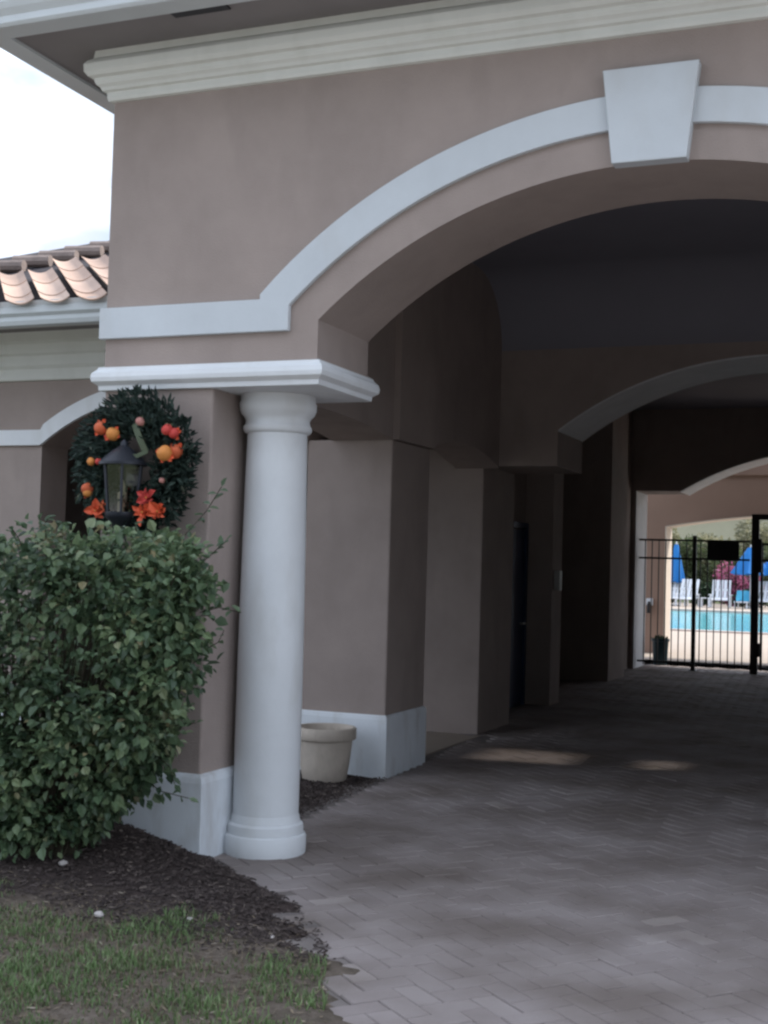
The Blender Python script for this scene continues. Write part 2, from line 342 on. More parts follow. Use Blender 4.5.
# door bay, third pier, niche, fourth pier
gp('side_wall', MB().box(-4.45, -4.20, 12.75, 14.70, -.1, 4.25), M['stucco'])
dr = gp('door', MB().box(-4.196, -4.15, 13.50, 14.50, .01, 2.02), M['door'], bevel=.006)
gp('door_frame', MB().prism([(13.42, .01), (13.495, .01), (13.495, 2.03), (14.505, 2.03), (14.505, .01), (14.58, .01), (14.58, 2.10), (13.42, 2.10)], 'x', -4.198, -4.13), M['door'], parent=dr)
gp('door_handle', MB().tube([(-4.15, 14.38, .95), (-4.09, 14.38, .95), (-4.09, 14.24, .95)], .014, 8), M['steel'], parent=dr)
p = gp('pier', MB().box(-4.9, -3.87, 14.70, 15.15, -.1, 4.25), M['stucco'], bevel=.01)
gp('switch_box', MB().box(-3.868, -3.80, 14.78, 14.90, 1.33, 1.56), M['box'], parent=p, bevel=.008)
gp('side_wall', MB().box(-5.1, -4.78, 15.15, 18.5, -.1, 4.25), M['stucco'])
gp('pier', MB().box(-5.1, -4.02, 18.5, 19.6, -.1, 4.25), M['stucco'], bevel=.01)
gp('side_wall', MB().box(-5.1, -4.3, 19.6, 21.3, -.1, 4.25), M['stucco'])
# third portal at the pool end
gp('portal_wall', MB().prism([(-5.1, -.1), (-4.225, -.1), (-4.225, 2.913), (CX-2.37, 2.913)]+arc(CX, seg(CX, 2.37, 2.913, .67)[1], seg(CX, 2.37, 2.913, .67)[0], CX-2.37, CX+2.37)[1:]+[(1.945, 2.913), (1.945, -.1), (2.7, -.1), (2.7, 4.25), (-5.1, 4.25)], 'y', 21.3, 22.25), M['stucco'])
lining(CX, 2.37, 2.913, .67, 21.3, 22.25, .012, M['lining'])
gp('portal_reveal', MB().box(-4.226, -4.215, 21.304, 22.254, -.05, 2.91), M['lining'])
# ceiling: slabs around two openings added to throw sun patches on the floor
hx0, hx1, hx2, hx3 = -.34, .54, .98, 1.40; hy0, hy1 = 13.2, 14.05
ce = MB().box(-4.04, 1.8, YB, YT, 4.20, 4.33).box(-4.9, 2.2, YT, hy0, 4.25, 4.40).box(-4.9, hx0, hy0, hy1, 4.25, 4.40).box(hx1, hx2, hy0, hy1, 4.25, 4.40).box(hx3, 2.2, hy0, hy1, 4.25, 4.40).box(-5.15, 2.75, hy1, 25.2, 4.25, 4.40)  # last slab runs unseen over the courtyard, added to darken its wall
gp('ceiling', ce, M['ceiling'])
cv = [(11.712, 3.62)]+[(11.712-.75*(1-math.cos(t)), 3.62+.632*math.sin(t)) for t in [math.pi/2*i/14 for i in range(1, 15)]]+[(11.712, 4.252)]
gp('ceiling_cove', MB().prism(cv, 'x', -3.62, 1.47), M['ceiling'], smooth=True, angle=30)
for a, b_ in ((hx0, hx1), (hx2, hx3)):
    gp('skylight_pane', MB().box(a-.03, b_+.03, hy0-.03, hy1+.03, 4.405, 4.415), M['pane'])  # covers an added opening that casts a light patch below

# ------------------------------------------------------------------ clubhouse wing on the left
wing = thing('clubhouse_wing', 'low taupe wing with terracotta tile eave and arched opening, left of the gatehouse', 'building', (-7, YW, 0))
def wp(name, mb, mat, parent=None, **k):
    o = mb.build(name, mat, None, **k); local(o, wing); o.parent = parent or wing; return o
WX0 = -12.0
ocx, ohs = -5.62, 1.15; rW, zW = seg(ocx, ohs, 2.48, .39)
wp('wall', MB().prism([(WX0, -.1), (ocx-ohs, -.1)]+arc(ocx, zW, rW, ocx-ohs, ocx+ohs, 30)+[(ocx+ohs, -.1), (-4.302, -.1), (-4.302, 3.48), (WX0, 3.48)], 'y', YW+.002, YW+.36), M['stucco'])
wp('plinth', MB().box(-4.47, -4.322, YW-.02, YW+.1, -.1, .44), M['plinth'], bevel=.006)
wp('plinth', MB().box(WX0, ocx-ohs, YW-.02, YW+.1, -.1, .44), M['plinth'], bevel=.006)
# band over the opening
bi, bo = rW+.004, rW+.135
bx = ocx-ohs-.004
poly = [(WX0, 2.486), (bx, 2.486)]+arc(ocx, zW, bi, bx+.02, 2*ocx-bx-.02, 30)+[(2*ocx-bx, 2.486), (-4.31, 2.486), (-4.31, 2.617), (2*ocx-bx, 2.617)]+arc(ocx, zW, bo, 2*ocx-bx-.03, bx+.03, 30)+[(bx-.0, 2.617), (WX0, 2.617)]
wp('window_band', MB().prism(poly, 'y', YW-.03, YW+.01), M['trim'], bevel=.004)
# cornice under the eave (simple run along X)
prof = [(0, 3.03), (.03, 3.035), (.035, 3.06), (.035, 3.13), (.05, 3.145), (.06, 3.16), (.06, 3.24), (.085, 3.255), (.09, 3.335), (.12, 3.35), (.12, 3.46), (0, 3.46)]
wp('cornice', MB().prism([(YW+.001-d, z) for d, z in prof], 'x', WX0, XL-.002), M['cornice'], bevel=.004)
wp('eave_soffit', MB().box(WX0, XL-.002, 8.36, YW-.12, 3.43, 3.46), M['soffit'])
wp('fascia', MB().prism([(8.36, 3.365), (8.40, 3.365), (8.40, 3.47), (8.36, 3.47)], 'x', WX0, XL-.003), M['cornice'])
wp('gutter', MB().prism([(8.356, 3.36), (8.29, 3.365), (8.275, 3.40), (8.275, 3.43), (8.25, 3.455), (8.25, 3.505), (8.27, 3.505), (8.27, 3.49), (8.356, 3.49)], 'x', WX0, XL-.003), M['gutter'], bevel=.004)
wp('arcade_wall', MB().box(WX0, -4.41, 11.715, 11.95, -.1, 3.2), M['stucco'])
wp('arcade_wall', MB().box(WX0-.2, WX0, YW, 11.95, -.1, 3.45), M['stucco'])
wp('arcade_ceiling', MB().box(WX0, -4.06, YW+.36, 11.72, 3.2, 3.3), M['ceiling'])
wp('arcade_floor', MB().box(WX0, -3.74, YW+.05, 11.71, -.1, -.004), M['deck'])
# tile roof: courses of trough tiles laid on a dark underlay
td = Vector((-.627, .7237, .3068)).normalized()    # run of the tile rows
P0 = Vector((-6.47, 8.25, 3.475)); pitch_x = .335
nrm = Vector((1, 0, 0)).cross(td).normalized()
def hip_t(px):   # how far along td until the hip line is met
    # hip line in plan: through (-9.06,11.15) direction (.72,.93)
    A = Vector((px, P0.y)); D = Vector((td.x, td.y)); B = Vector((-9.06, 11.15)); E = Vector((.72, .93))
    den = D.x*E.y-D.y*E.x
    return ((B.x-A.x)*E.y-(B.y-A.y)*E.x)/den
und = MB(); tl = MB()
lowL, lowR = -12.0, XL-.004
k0 = int((-12.2-P0.x)/pitch_x); roofobj = None
for k in range(k0, 14):
    xb = P0.x+k*pitch_x
    T = max(.5, min(5.2, hip_t(xb)-1.15))
    nco = max(1, int(T/.84))
    jit = rng.uniform(-.006, .006)
    tint0 = rng.random()
    for c in range(nco):
        s0, s1 = (c*.84-.46 if c else -.03), (.40 if c == 0 else (c+1)*.84-.42)
        base0 = Vector((xb, P0.y, P0.z))+td*s0+nrm*(.058); base1 = Vector((xb, P0.y, P0.z))+td*s1+nrm*.05
        if base0.x > lowR+.0 or base0.x < lowL: continue
        W = .272; n = 8; vs = []; fs = []
        for bs in (base0, base1):
            for i in range(n+1):
                u = i/n*2-1; h = .042*abs(u)**2.0
                vs.append(bs+Vector((u*W/2+jit, 0, 0))+nrm*h)
        for bs in (base0, base1):
            for i in range(n+1):
                u = i/n*2-1; h = .042*abs(u)**2.0
                vs.append(bs+Vector((u*W/2*.97+jit, 0, 0))+nrm*(h-.012))
        q = n+1
        for i in range(n):
            fs += [(i, i+1, q+i+1, q+i), (2*q+i, 3*q+i, 3*q+i+1, 2*q+i+1), (i, 2*q+i, 2*q+i+1, i+1), (q+i, q+i+1, 3*q+i+1, 3*q+i)]
        fs += [(0, q, 3*q, 2*q), (n, 2*q+n, 3*q+n, q+n)]
        if max(v.x for v in vs) > XL-.01:
            vs = [Vector((min(v.x, XL-.006), v.y, v.z)) for v in vs]
        tl.add(vs, fs, min(1, max(0, .25+.5*tint0+rng.uniform(-.22, .22))))
# hip caps closing the rows, coloured dark for the shaded far tile rims
hc = MB()
for k in range(k0, 14):
    xb = P0.x+k*pitch_x; T = max(.5, min(5.2, hip_t(xb)-1.15)); nco = max(1, int(T/.84)); T = (nco)*.84-.40
    T = min(5.2, hip_t(xb)-1.2)
    if T < .5: continue
    p = Vector((xb, P0.y, P0.z))+td*T
    if p.x < -11.8 or p.x > XL-.2: continue
    hc.tube([p+Vector((-.19, -.10, .035)), p+Vector((.19, -.02, .035))], .062, 10)
# underlay sheet over the same slope
ux = [(-12.0, 8.30), (XL-.004, 8.30), (XL-.004, 12.4), (-8.1, 12.4), (-12.0, 8.9)]
def roof_z(y): return P0.z-.01+(y-P0.y)*td.z/td.y
wp('eave_board', MB().box(-12.0, XL-.005, 8.272, 8.297, 3.47, 3.555), M['gutter'])
rf = wp('roof', MB().add([(x, y, roof_z(y)) for x, y in ux]+[(x, y, 3.46) for x, y in ux], [(0, 1, 2, 3, 4), (9, 8, 7, 6, 5)]+[(i, 5+i, 5+(i+1) % 5, (i+1) % 5) for i in range(5)]), M['underlay'])
o = hc.build('hip_caps', M['capt'], None, smooth=True); local(o, wing); o.parent = rf
o = tl.build('roof_tiles', M['tile'], None, tints=True, smooth=True, angle=50); local(o, wing); o.parent = rf

# ------------------------------------------------------------------ courtyard wall and pool yard
cw = thing('courtyard_wall', 'tan brown wall with a wide cream-edged opening towards the pool', 'wall', (CX, 26, 0))
def cp(name, mb, mat, parent=None, **k):
    o = mb.build(name, mat, None, **k); local(o, cw); o.parent = parent or cw; return o
chs = 3.42; rC, zC = seg(CX, chs, 2.517, .30)
cp('wall', MB().prism([(-9, -.1), (CX-chs, -.1)]+arc(CX, zC, rC, CX-chs, CX+chs, 30)+[(CX+chs, -.1), (7, -.1), (7, 3.95), (-9, 3.95)], 'y', 26, 26.6), M['brown'])
cp('coping', MB().box(-9.1, 7.1, 25.92, 26.68, 3.953, 4.06), M['cream'], bevel=.01)
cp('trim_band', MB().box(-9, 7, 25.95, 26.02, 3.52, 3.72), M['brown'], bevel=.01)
a1 = arc(CX, zC, rC-.003, CX-chs+.003, CX+chs-.003, 30); a2 = [(x, z-.02) for x, z in reversed(a1)]
cp('opening_lining', MB().prism([(CX-chs+.003, -.05)]+a1+[(CX+chs-.003, -.05), (CX+chs-.03, -.05)]+[(min(max(x, CX-chs+.03), CX+chs-.03), z) for x, z in a2]+[(CX-chs+.03, -.05)], 'y', 25.985, 26.62), M['cream'])
sp = cp('wall_spigot', MB().box(-4.90, -4.77, 25.93, 25.998, .93, 1.07), M['white'], bevel=.01)
cp('spigot_pipe', MB().tube([(-4.84, 25.94, .98), (-4.84, 25.88, .96), (-4.84, 25.88, .78)], .035, 8), M['iron'], parent=sp)

# planter tub behind the fence
tub = thing('planter_tub', 'dark teal plastic tub on the paving behind the fence by the tan wall', 'tub', (-4.0, 22.55, 0))
def prof_thing(root, name, prof, mat, n=28, parent=None, **k):
    o = MB().lathe(prof, 0, 0, n, **k).build(name, mat, parent or root, smooth=True); return o
prof_thing(tub, 'tub_body', [(.11, .0), (.118, .02), (.14, .40), (.155, .405), (.155, .45), (.14, .45), (.13, .40), (.12, .38)], M['tub'])
tl_ = MB()
for i in range(40):
    a = rng.uniform(0, 6.28); e = rng.uniform(.5, 1.4)
    tl_.leaf(Vector((rng.uniform(-.09, .09), rng.uniform(-.09, .09), .38)), Vector((math.cos(a)*math.cos(e), math.sin(a)*math.cos(e), math.sin(e))), Vector((0, 0, 1)), rng.uniform(.08, .16), .05, rng.random()*.5)
tl_.build('foliage', M['hedgeleaf'], tub, tints=True)

# iron fence and gate
YG = 21.55
def bar_box(x, w, z0, z1, y=0): return MB().box(x-w/2, x+w/2, y-w/2, y+w/2, z0, z1)
def fence(x0, x1, label, posts):
    root = thing('iron_fence', label, 'fence', (x0, YG, 0), 0, 'black iron fence sections across the far arch')
    for z in (.12, 1.82, 2.12):
        MB().box(.01, x1-x0-.01, -.014, .014, z-.016, z+.016).build('rail', M['iron'], root)
    n = int(round((x1-x0)/.115)); first = None
    for i in range(1, n):
        x = (x1-x0)*i/n
        if first is None:
            first = MB().box(-.008, .008, -.008, .008, .07, 2.13).build('picket', M['iron'], root); o = first
        else:
            o = first.copy(); COL.objects.link(o)
        o.parent = root; o.location = (x, 0, 0)
    for px in posts:
        po = MB().box(px-x0-.032, px-x0+.032, -.032, .032, 0, 2.2).build('post', M['iron'], root, bevel=.004)
        MB().box(px-x0-.06, px-x0+.06, -.06, .06, -.003, .012).build('post_foot', M['iron'], po)
    return root
fence(-4.212, -2.41, 'black iron picket fence section beside the left jamb of the far arch', [-3.295])
fence(-1.05, 1.94, 'black iron picket fence section right of the tall gate frame', [.4])
gt = thing('pool_gate', 'tall black iron gate frame with latch box right of the dark sign', 'gate', (-2.325, YG, 0))
MB().prism([(-.070, .0), (.048, .0), (.048, 2.47), (1.16, 2.47), (1.16, 0), (1.27, 0), (1.27, 2.56), (-.070, 2.56)], 'y', -.05, .05).build('gate_frame', M['iron'], gt, bevel=.004)
lf = MB().prism([(.075, .06), (1.145, .06), (1.145, 2.1), (.075, 2.1), ], 'y', -.004, .0).v
fr = MB().box(.075, .115, -.02, .02, .06, 2.1).box(1.105, 1.145, -.02, .02, .06, 2.1)
fr.box(.115, 1.105, -.018, .018, .08, .12).box(.115, 1.105, -.018, .018, 1.8, 1.84).box(.115, 1.105, -.018, .018, 2.06, 2.098)
leafo = fr.build('gate_leaf', M['iron'], gt)
fp = None
for i in range(8):
    if fp is None: fp = MB().box(-.008, .008, -.008, .008, .12, 2.06).build('picket', M['iron'], leafo); o = fp
    else: o = fp.copy(); COL.objects.link(o)
    o.parent = leafo; o.location = (.225+i*.11, 0, 0)
MB().box(-.03, .10, -.11, -.05, 1.62, 2.16).build('latch_box', M['iron'], gt, bevel=.01)
MB().box(-.02, .09, -.09, -.05, .28, .50).build('lower_hinge', M['iron'], gt, bevel=.01)
sg = thing('gate_sign', 'blank dark rectangular sign hung on the fence rails', 'sign', (-2.835, YG-.03, 1.955))
MB().box(-.25, .25, -.006, .006, -.155, .155).build('sign_panel', M['sign'], sg, bevel=.003)
MB().box(-.2, .2, .006, .014, .14, .17).build('hanger', M['iron'], sg)

# ------------------------------------------------------------------ paving, beds and ground
def structure(o): o['kind'] = 'structure'; return o
structure(MB().add([(-600, -300, -.16), (600, -300, -.16), (600, 900, -.16), (-600, 900, -.16)], [(0, 1, 2, 3)]).build('ground', M['ground'], None))
EDGE = [(9.5, -3.62), (8.94, -3.575), (7.3, -3.47), (6.5, -3.46), (6.1, -3.46), (5.9, -3.28), (5.7, -2.98), (5.45, -2.66), (5.17, -2.42), (4.95, -2.24), (4.6, -2.04), (4.1, -1.82), (3.0, -1.35), (1.5, -1.0), (-3, -.8)]
def edge_x(y):
    if y >= EDGE[0][0]: return EDGE[0][1]-(0 if y < 9.6 else 1.6)
    for (ya, xa), (yb, xb) in zip(EDGE, EDGE[1:]):
        if ya >= y >= yb: return xa+(xb-xa)*(ya-y)/(ya-yb)
    return EDGE[-1][1]
structure(MB().add([(-5.2, 9.0, -.012), (1.9, 9.0, -.012), (1.9, 24.0, -.012), (-5.2, 24.0, -.012), (-3.7, 1.5, -.012), (7, 1.5, -.012), (7, 9.0, -.012), (-3.7, 9.0, -.012)], [(0, 1, 2, 3), (4, 5, 6, 7)]).build('driveway_bed', M['joint'], None, recalc=False))
W = .105; mb = MB(); ang = R(45+4); ca, sa = math.cos(ang), math.sin(ang)
def brick(u0, v0, u1, v1):
    cu, cv = (u0+u1)/2*W, (v0+v1)/2*W
    cx = cu*ca-cv*sa; cy = cu*sa+cv*ca+8
    if cy < 2.2 or cy > 22.5 or cx > 3.2 or cx < -4.4: return
    if cy > 6 and cx > 1.5: return
    if cx < edge_x(cy)+rng.uniform(-.02, .05): return
    if cy > 9 and cx < -3.62 and cy < 11.7: return
    g = .0025; ch = .003; dz = rng.uniform(-.0025, .0025); tx, ty = rng.uniform(-.012, .012), rng.uniform(-.012, .012)
    P = []
    for (e, z) in ((g, -.012), (g, -.005), (g+ch, 0)):
        for (u, v) in ((u0*W+e, v0*W+e), (u1*W-e, v0*W+e), (u1*W-e, v1*W-e), (u0*W+e, v1*W-e)):
            P.append((u*ca-v*sa, u*sa+v*ca+8, z+dz+((u-cu)*tx+(v-cv)*ty if z == 0 else 0)))
    t = min(1, max(0, rng.gauss(.5, .12)+(.28 if rng.random() < .03 else 0)))
    mb.add(P, [(8, 9, 10, 11)]+[(i, (i+1) % 4, 4+(i+1) % 4, 4+i) for i in range(4)]+[(4+i, 4+(i+1) % 4, 8+(i+1) % 4, 8+i) for i in range(4)], t)
for a in range(-140, 140):
    for b_ in range(-80, 80):
        ou, ov = a+2*b_, a-2*b_
        x = (ou*ca-ov*sa)*W; y = (ou*sa+ov*ca)*W+8
        if -5 < x < 4 and 1.8 < y < 23:
            brick(ou, ov, ou+2, ov+1); brick(ou, ov+1, ou+1, ov+3)
structure(mb.build('driveway', M['paver'], None, tints=True))
structure(MB().add([(-60, -9.5, -.02), (60, -9.5, -.02), (60, 2.3, -.02), (-60, 2.3, -.02)], [(0, 1, 2, 3)]).build('road', M['roadc'], None, recalc=False))  # unseen pale sheet added to bounce light onto cornice and soffit
# garden bed sheet
gx0, gx1, gy0, gy1, NX, NY = -9.0, -.6, 2.0, 9.2, 168, 144
bed = MB(); vs = []; fs = []
def bed_z(x, y):
    n = mnoise.noise(Vector((x*5.5, y*5.5, 3)))*.5+mnoise.noise(Vector((x*14, y*14, 7)))*.35
    ex = edge_x(y)+(.26 if y < 5.8 else .06)*mnoise.noise(Vector((.5, y*4.6, 1)))+mnoise.noise(Vector((x*9, y*11, 4)))*.06
    d = ex-x
    mound = .13*math.exp(-(((x+3.95)/.42)**2+((y-5.75)/.33)**2))+.05*math.exp(-(((x+4.3)/.9)**2+((y-5.5)/.7)**2))
    t = min(1, max(0, d/.30))
    z = -.05+.055*min(1, max(0, (d+.06)/.10))
    if y > 6.3: z = min(z, -.05+.03*min(1, max(0, (d+.02)/.08)))-.0
    return z+t*(.018+n*.018)+mound*min(1, max(0, (d+.1)/.3))
for j in range(NY+1):
    for i in range(NX+1):
        x = gx0+(gx1-gx0)*i/NX; y = gy0+(gy1-gy0)*j/NY
        vs.append((x, y, bed_z(x, y)))
for j in range(NY):
    for i in range(NX):
        q = j*(NX+1)+i; fs.append((q, q+1, q+NX+2, q+NX+1))
bed.add(vs, fs)
structure(bed.build('garden_bed', M['soil'], None, smooth=True, angle=180, recalc=False))
# mulch chips
ch = MB()
for i in range(16000):
    y = rng.uniform(4.55, 8.9); x = edge_x(y)-abs(rng.gauss(0, .9))+rng.uniform(-.10, .05)
    if y < 4.80+.25*mnoise.noise(Vector((x*2, y*2, 9))) and rng.random() < .75: continue
    if x < -5.4: continue
    if XL-.05 < x < -3.38 and y > 5.9 and y < 6.65: continue
    if (x+3.225)**2+(y-6.33)**2 < .27**2: continue
    z = max(bed_z(x, y), .0) if x > edge_x(y)-.05 else bed_z(x, y)
    a = rng.uniform(0, 6.28); l, w = rng.uniform(.004, .018), rng.uniform(.002, .006); tl2 = rng.uniform(-.3, .4)
    d = Vector((math.cos(a), math.sin(a), tl2)).normalized()*l; sd = Vector((-math.sin(a), math.cos(a), rng.uniform(-.4, .4))).normalized()*w
    c = Vector((x, y, z+.006)); h = Vector((0, 0, .005))
    ch.add([c-d-sd, c+d-sd, c+d+sd, c-d+sd, c+h-d*.8, c+h+d*.8], [(0, 1, 5, 4), (1, 2, 5), (2, 3, 4, 5), (3, 0, 4)], rng.random())
tag(ch.build('mulch_chips', M['chip'], None, tints=True), 'dark brown mulch chips scattered over the bed below the shrub', None, None, 'stuff')
# grass blades
gr = MB()
for i in range(110000):
    y = rng.uniform(2.6, 5.35); x = rng.uniform(-5.6, -.9)
    ex = edge_x(y)
    if x > ex-.02: continue
    pn = .75*mnoise.noise(Vector((x*2.6+5, y*3.4, 2)))+.6*mnoise.noise(Vector((x*7, y*8, 12)))
    lim = 4.66+.16*mnoise.noise(Vector((x*1.6, 1, 9)))
    dens = .68+1.1*pn - max(0, (y-lim)*3.0) - .55*max(0, 1-(ex-x)/.55)
    if rng.random() > dens: continue
    z = bed_z(x, y); h = rng.uniform(.010, .034)*(1.1+.6*pn); a = rng.uniform(0, 6.28); lean = rng.uniform(.2, 1.0)*h
    w = rng.uniform(.0016, .0036)
    sd = Vector((-math.sin(a), math.cos(a), 0))*w; p = Vector((x, y, z-.003)); ld = Vector((math.cos(a), math.sin(a), 0))
    m1 = p+ld*lean*.35+Vector((0, 0, h*.6)); tp = p+ld*lean+Vector((0, 0, h))
    t = min(1, max(0, rng.gauss(.5+.35*pn, .25)))
    gr.add([p-sd, p+sd, m1+sd*.8, m1-sd*.8, tp], [(0, 1, 2, 3), (3, 2, 4)], t)
tag(gr.build('grass', M['grass'], None, tints=True), 'sparse green lawn grass with brown patches in the near corner', None, None, 'stuff')
lt = MB()
for i in range(9000):
    y = rng.uniform(2.9, 5.1); x = rng.uniform(-5.2, -1.2)
    if x > edge_x(y)-.01: continue
    a = rng.uniform(0, 6.28); l, w = rng.uniform(.006, .028), rng.uniform(.0012, .005)
    d = Vector((math.cos(a), math.sin(a), rng.uniform(-.25, .25)))*l; sd = Vector((-math.sin(a), math.cos(a), rng.uniform(-.4, .4)))*w
    c = Vector((x, y, bed_z(x, y)+.007))
    lt.add([c-d, c+sd, c+d, c-sd], [(0, 1, 2, 3)], rng.random())
tag(lt.build('dry_litter', M['litter'], None, tints=True), 'dry brown clippings and leaf bits scattered among the sparse grass', None, None, 'stuff')
# pale pebbles and a few dry leaves on the mulch
def pebble_mesh(seed):
    bm = bmesh.new(); bmesh.ops.create_icosphere(bm, subdivisions=2, radius=1)
    for v in bm.verts: v.co *= 1+.25*mnoise.noise(v.co*1.6+Vector((seed, 0, 0)))
    me = bpy.data.meshes.new('pebble'); bm.to_mesh(me); bm.free(); me.materials.append(M['pebble'])
    me.polygons.foreach_set('use_smooth', [True]*len(me.polygons)); return me
pm = [pebble_mesh(k) for k in range(3)]
peb = [(-4.12, 5.45, .021, 'pale round pebble on the mulch at the far left edge, below the shrub'),
       (-3.77, 5.28, .020, 'small pale pebble on dark mulch, second from the left edge'),
       (-3.18, 4.72, .020, 'white pebble at the border of mulch and grass'),
       (-2.82, 4.86, .013, 'tiny grey pebble at the grass border, right of the white pebble'),
       (-2.42, 4.84, .011, 'tiny pale pebble on mulch close to the paver edge')]
for i, (x, y, r, lb) in enumerate(peb):
    o = bpy.data.objects.new('pebble', pm[i % 3]); COL.objects.link(o)
    o.location = (x, y, bed_z(x, y)+r*.55); o.scale = (r*1.2, r, r*.75); o.rotation_euler.z = i*1.3
    tag(o, lb, 'pebble', 'pebbles lying on the mulch')

# pool yard
px0, px1, py0, py1 = -40, 30, 37.3, 59.3
dk = MB()
for (a, b_, c, d) in ((-70, 60, 22.3, py0), (-70, px0, py0, py1), (px1, 60, py0, py1), (-70, 60, py1, 76)):
    dk.add([(a, c, -.012), (b_, c, -.012), (b_, d, -.012), (a, d, -.012)], [(0, 1, 2, 3)])
structure(dk.build('pool_deck', M['deck'], None, recalc=False))
structure(MB().rings((px0, px1, py0, py1), [(.0, -.15), (.0, .03), (.42, .03), (.42, -.011)], caps=False).build('pool_coping', M['coping'], None))
structure(MB().add([(px0, py0, -.07), (px1, py0, -.07), (px1, py1, -.07), (px0, py1, -.07)], [(0, 1, 2, 3)]).build('pool_water', M['water'], None, recalc=False))

# pool chairs: white slatted armchairs with tall backs
def pool_chair():
    root = thing('pool_chair', 'x', 'chair', (0, 0, 0), 0, 'white chairs along the far side of the pool')
    MB().prism([(-.42, .40), (.32, .48), (.32, .42), (-.42, .34)], 'x', -.40, .40).build('seat', M['white'], root, bevel=.01)
    bk = MB()
    for i in range(5):
        x = -.36+i*.18
        bk.add([(x-.07, .0, 0), (x+.07, .0, 0), (x+.07, .03, 0), (x-.07, .03, 0), (x-.07, .45, 1.0), (x+.07, .45, 1.0), (x+.07, .48, 1.0), (x-.07, .48, 1.0)], [(0,3,2,1),(4,5,6,7),(0,1,5,4),(1,2,6,5),(2,3,7,6),(3,0,4,7)])
    bk.box(-.43, .43, .20, .24, .46, .56)
    o = bk.build('backrest', M['white'], root); o.location = (0, -.0, .36)
    for sx in (-1, 1):
        MB().box(sx*.47-.06, sx*.47+.06, -.42, .34, .60, .63).build('armrest', M['white'], root, bevel=.006)
        MB().box(sx*.44-.03, sx*.44+.03, -.40, -.32, 0, .60).build('leg', M['white'], root)
        MB().box(sx*.44-.03, sx*.44+.03, .24, .32, 0, .60).build('leg', M['white'], root)
    return root
pc = pool_chair()
spots = [(-8.85, 66.5, 'white chair in front of the pink blossoms across the pool'),
         (-11.0, 66.5, 'white chair below the slim folded umbrella, leftmost across the pool'),
         (-10.4, 66.0, 'white chair beside the dark hedge, second from the left across the pool'),
         (-6.75, 66.5, 'white chair seen right of the gate post across the pool'),
         (-4.6, 66.5, 'white chair farthest right along the far pool side')]
for i, (x, y, lb) in enumerate(spots):
    o = pc if i == 0 else copy_tree(pc)
    o.location = (x, y, 0); o.rotation_euler.z = rng.uniform(-.2, .2); o.scale = (1.05, 1.05, 1.0); o['label'] = lb
st = thing('side_table', 'small white side table left of the chair by the pink blossoms', 'table', (-9.55, 66.2, 0))
MB().box(-.24, .24, -.24, .24, .42, .46).build('tabletop', M['white'], st, bevel=.01)
for sx in (-1, 1):
    for sy in (-1, 1): MB().box(sx*.18-.03, sx*.18+.03, sy*.18-.03, sy*.18+.03, 0, .42).build('leg', M['white'], st)
# lounger draped with an aqua towel
lg = thing('towel_lounger', 'lounger draped with an aqua blue towel beside the gate post', 'lounger', (-7.75, 66.3, 0))
MB().box(-.33, .33, -.9, .5, .28, .34).build('frame', M['white'], lg)
for sx in (-1, 1):
    for y in (-.8, .4): MB().box(sx*.28-.03, sx*.28+.03, y-.03, y+.03, 0, .28).build('leg', M['white'], lg)
tw = MB(); n = 10; vs = []; fs = []
for i in range(n+1):
    y = -.7+1.3*i/n; z = .36 if y < .1 else .36+(y-.1)*1.0
    for j in range(7):
        x = -.36+.72*j/6; vs.append((x, y, z+.02*mnoise.noise(Vector((x*6, y*6, 0)))))
for i in range(n):
    for j in range(6): q = i*7+j; fs.append((q, q+1, q+8, q+7))
nv = len(vs); vs += [(x, y, z-.05) for x, y, z in vs]; fs += [tuple(nv+k for k in reversed(f)) for f in fs]
tw.add(vs, fs).build('towel', M['aqua'], lg, smooth=True)

# umbrellas
def umbrella(label, loc, top, bot, rad, tip):
    root = thing('pool_umbrella', label, 'umbrella', loc, 0, 'blue pool umbrellas')
    MB().tube([(0, 0, 0), (0, 0, top+.12)], .03, 8).build('pole', M['pole'], root)
    MB().lathe([(.28, 0), (.28, .06), (.06, .12), (.05, .3)], 0, 0, 20).build('stand', M['pole'], root)
    cn = MB(); N = 48; rows = 12; vs = []; fs = []
    for k in range(rows+1):
        t = k/rows
        for i in range(N):
            a = 2*math.pi*i/N; r = (tip+(rad-tip)*t**.9)*(1+.16*t*math.cos(8*a))
            vs.append((r*math.cos(a), r*math.sin(a), top-(top-bot)*t+.05*t*math.cos(8*a)))
    for k in range(rows):
        for i in range(N):
            j = (i+1) % N; fs.append((k*N+i, k*N+j, (k+1)*N+j, (k+1)*N+i))
    fs.append(tuple(range(N))); fs.append(tuple(rows*N+i for i in range(N-1, -1, -1)))
    cn.add(vs, fs).build('canopy', M['blue'], root, smooth=True)
    MB().lathe([(.02, top), (.06, top+.03), (.03, top+.12), (.005, top+.16)], 0, 0, 12).build('finial', M['pole'], root, smooth=True)
    return root
umbrella('slim folded blue umbrella at the left edge of the pool opening', (-11.15, 66.9, 0), 3.1, 1.2, .42, .10)
umbrella('broad half-open blue umbrella just left of the gate post', (-7.42, 66.4, 0), 3.0, 1.68, .85, .14)
umbrella('low half-open blue umbrella seen right of the gate post', (-6.3, 66.9, 0), 2.45, 1.7, .8, .3)

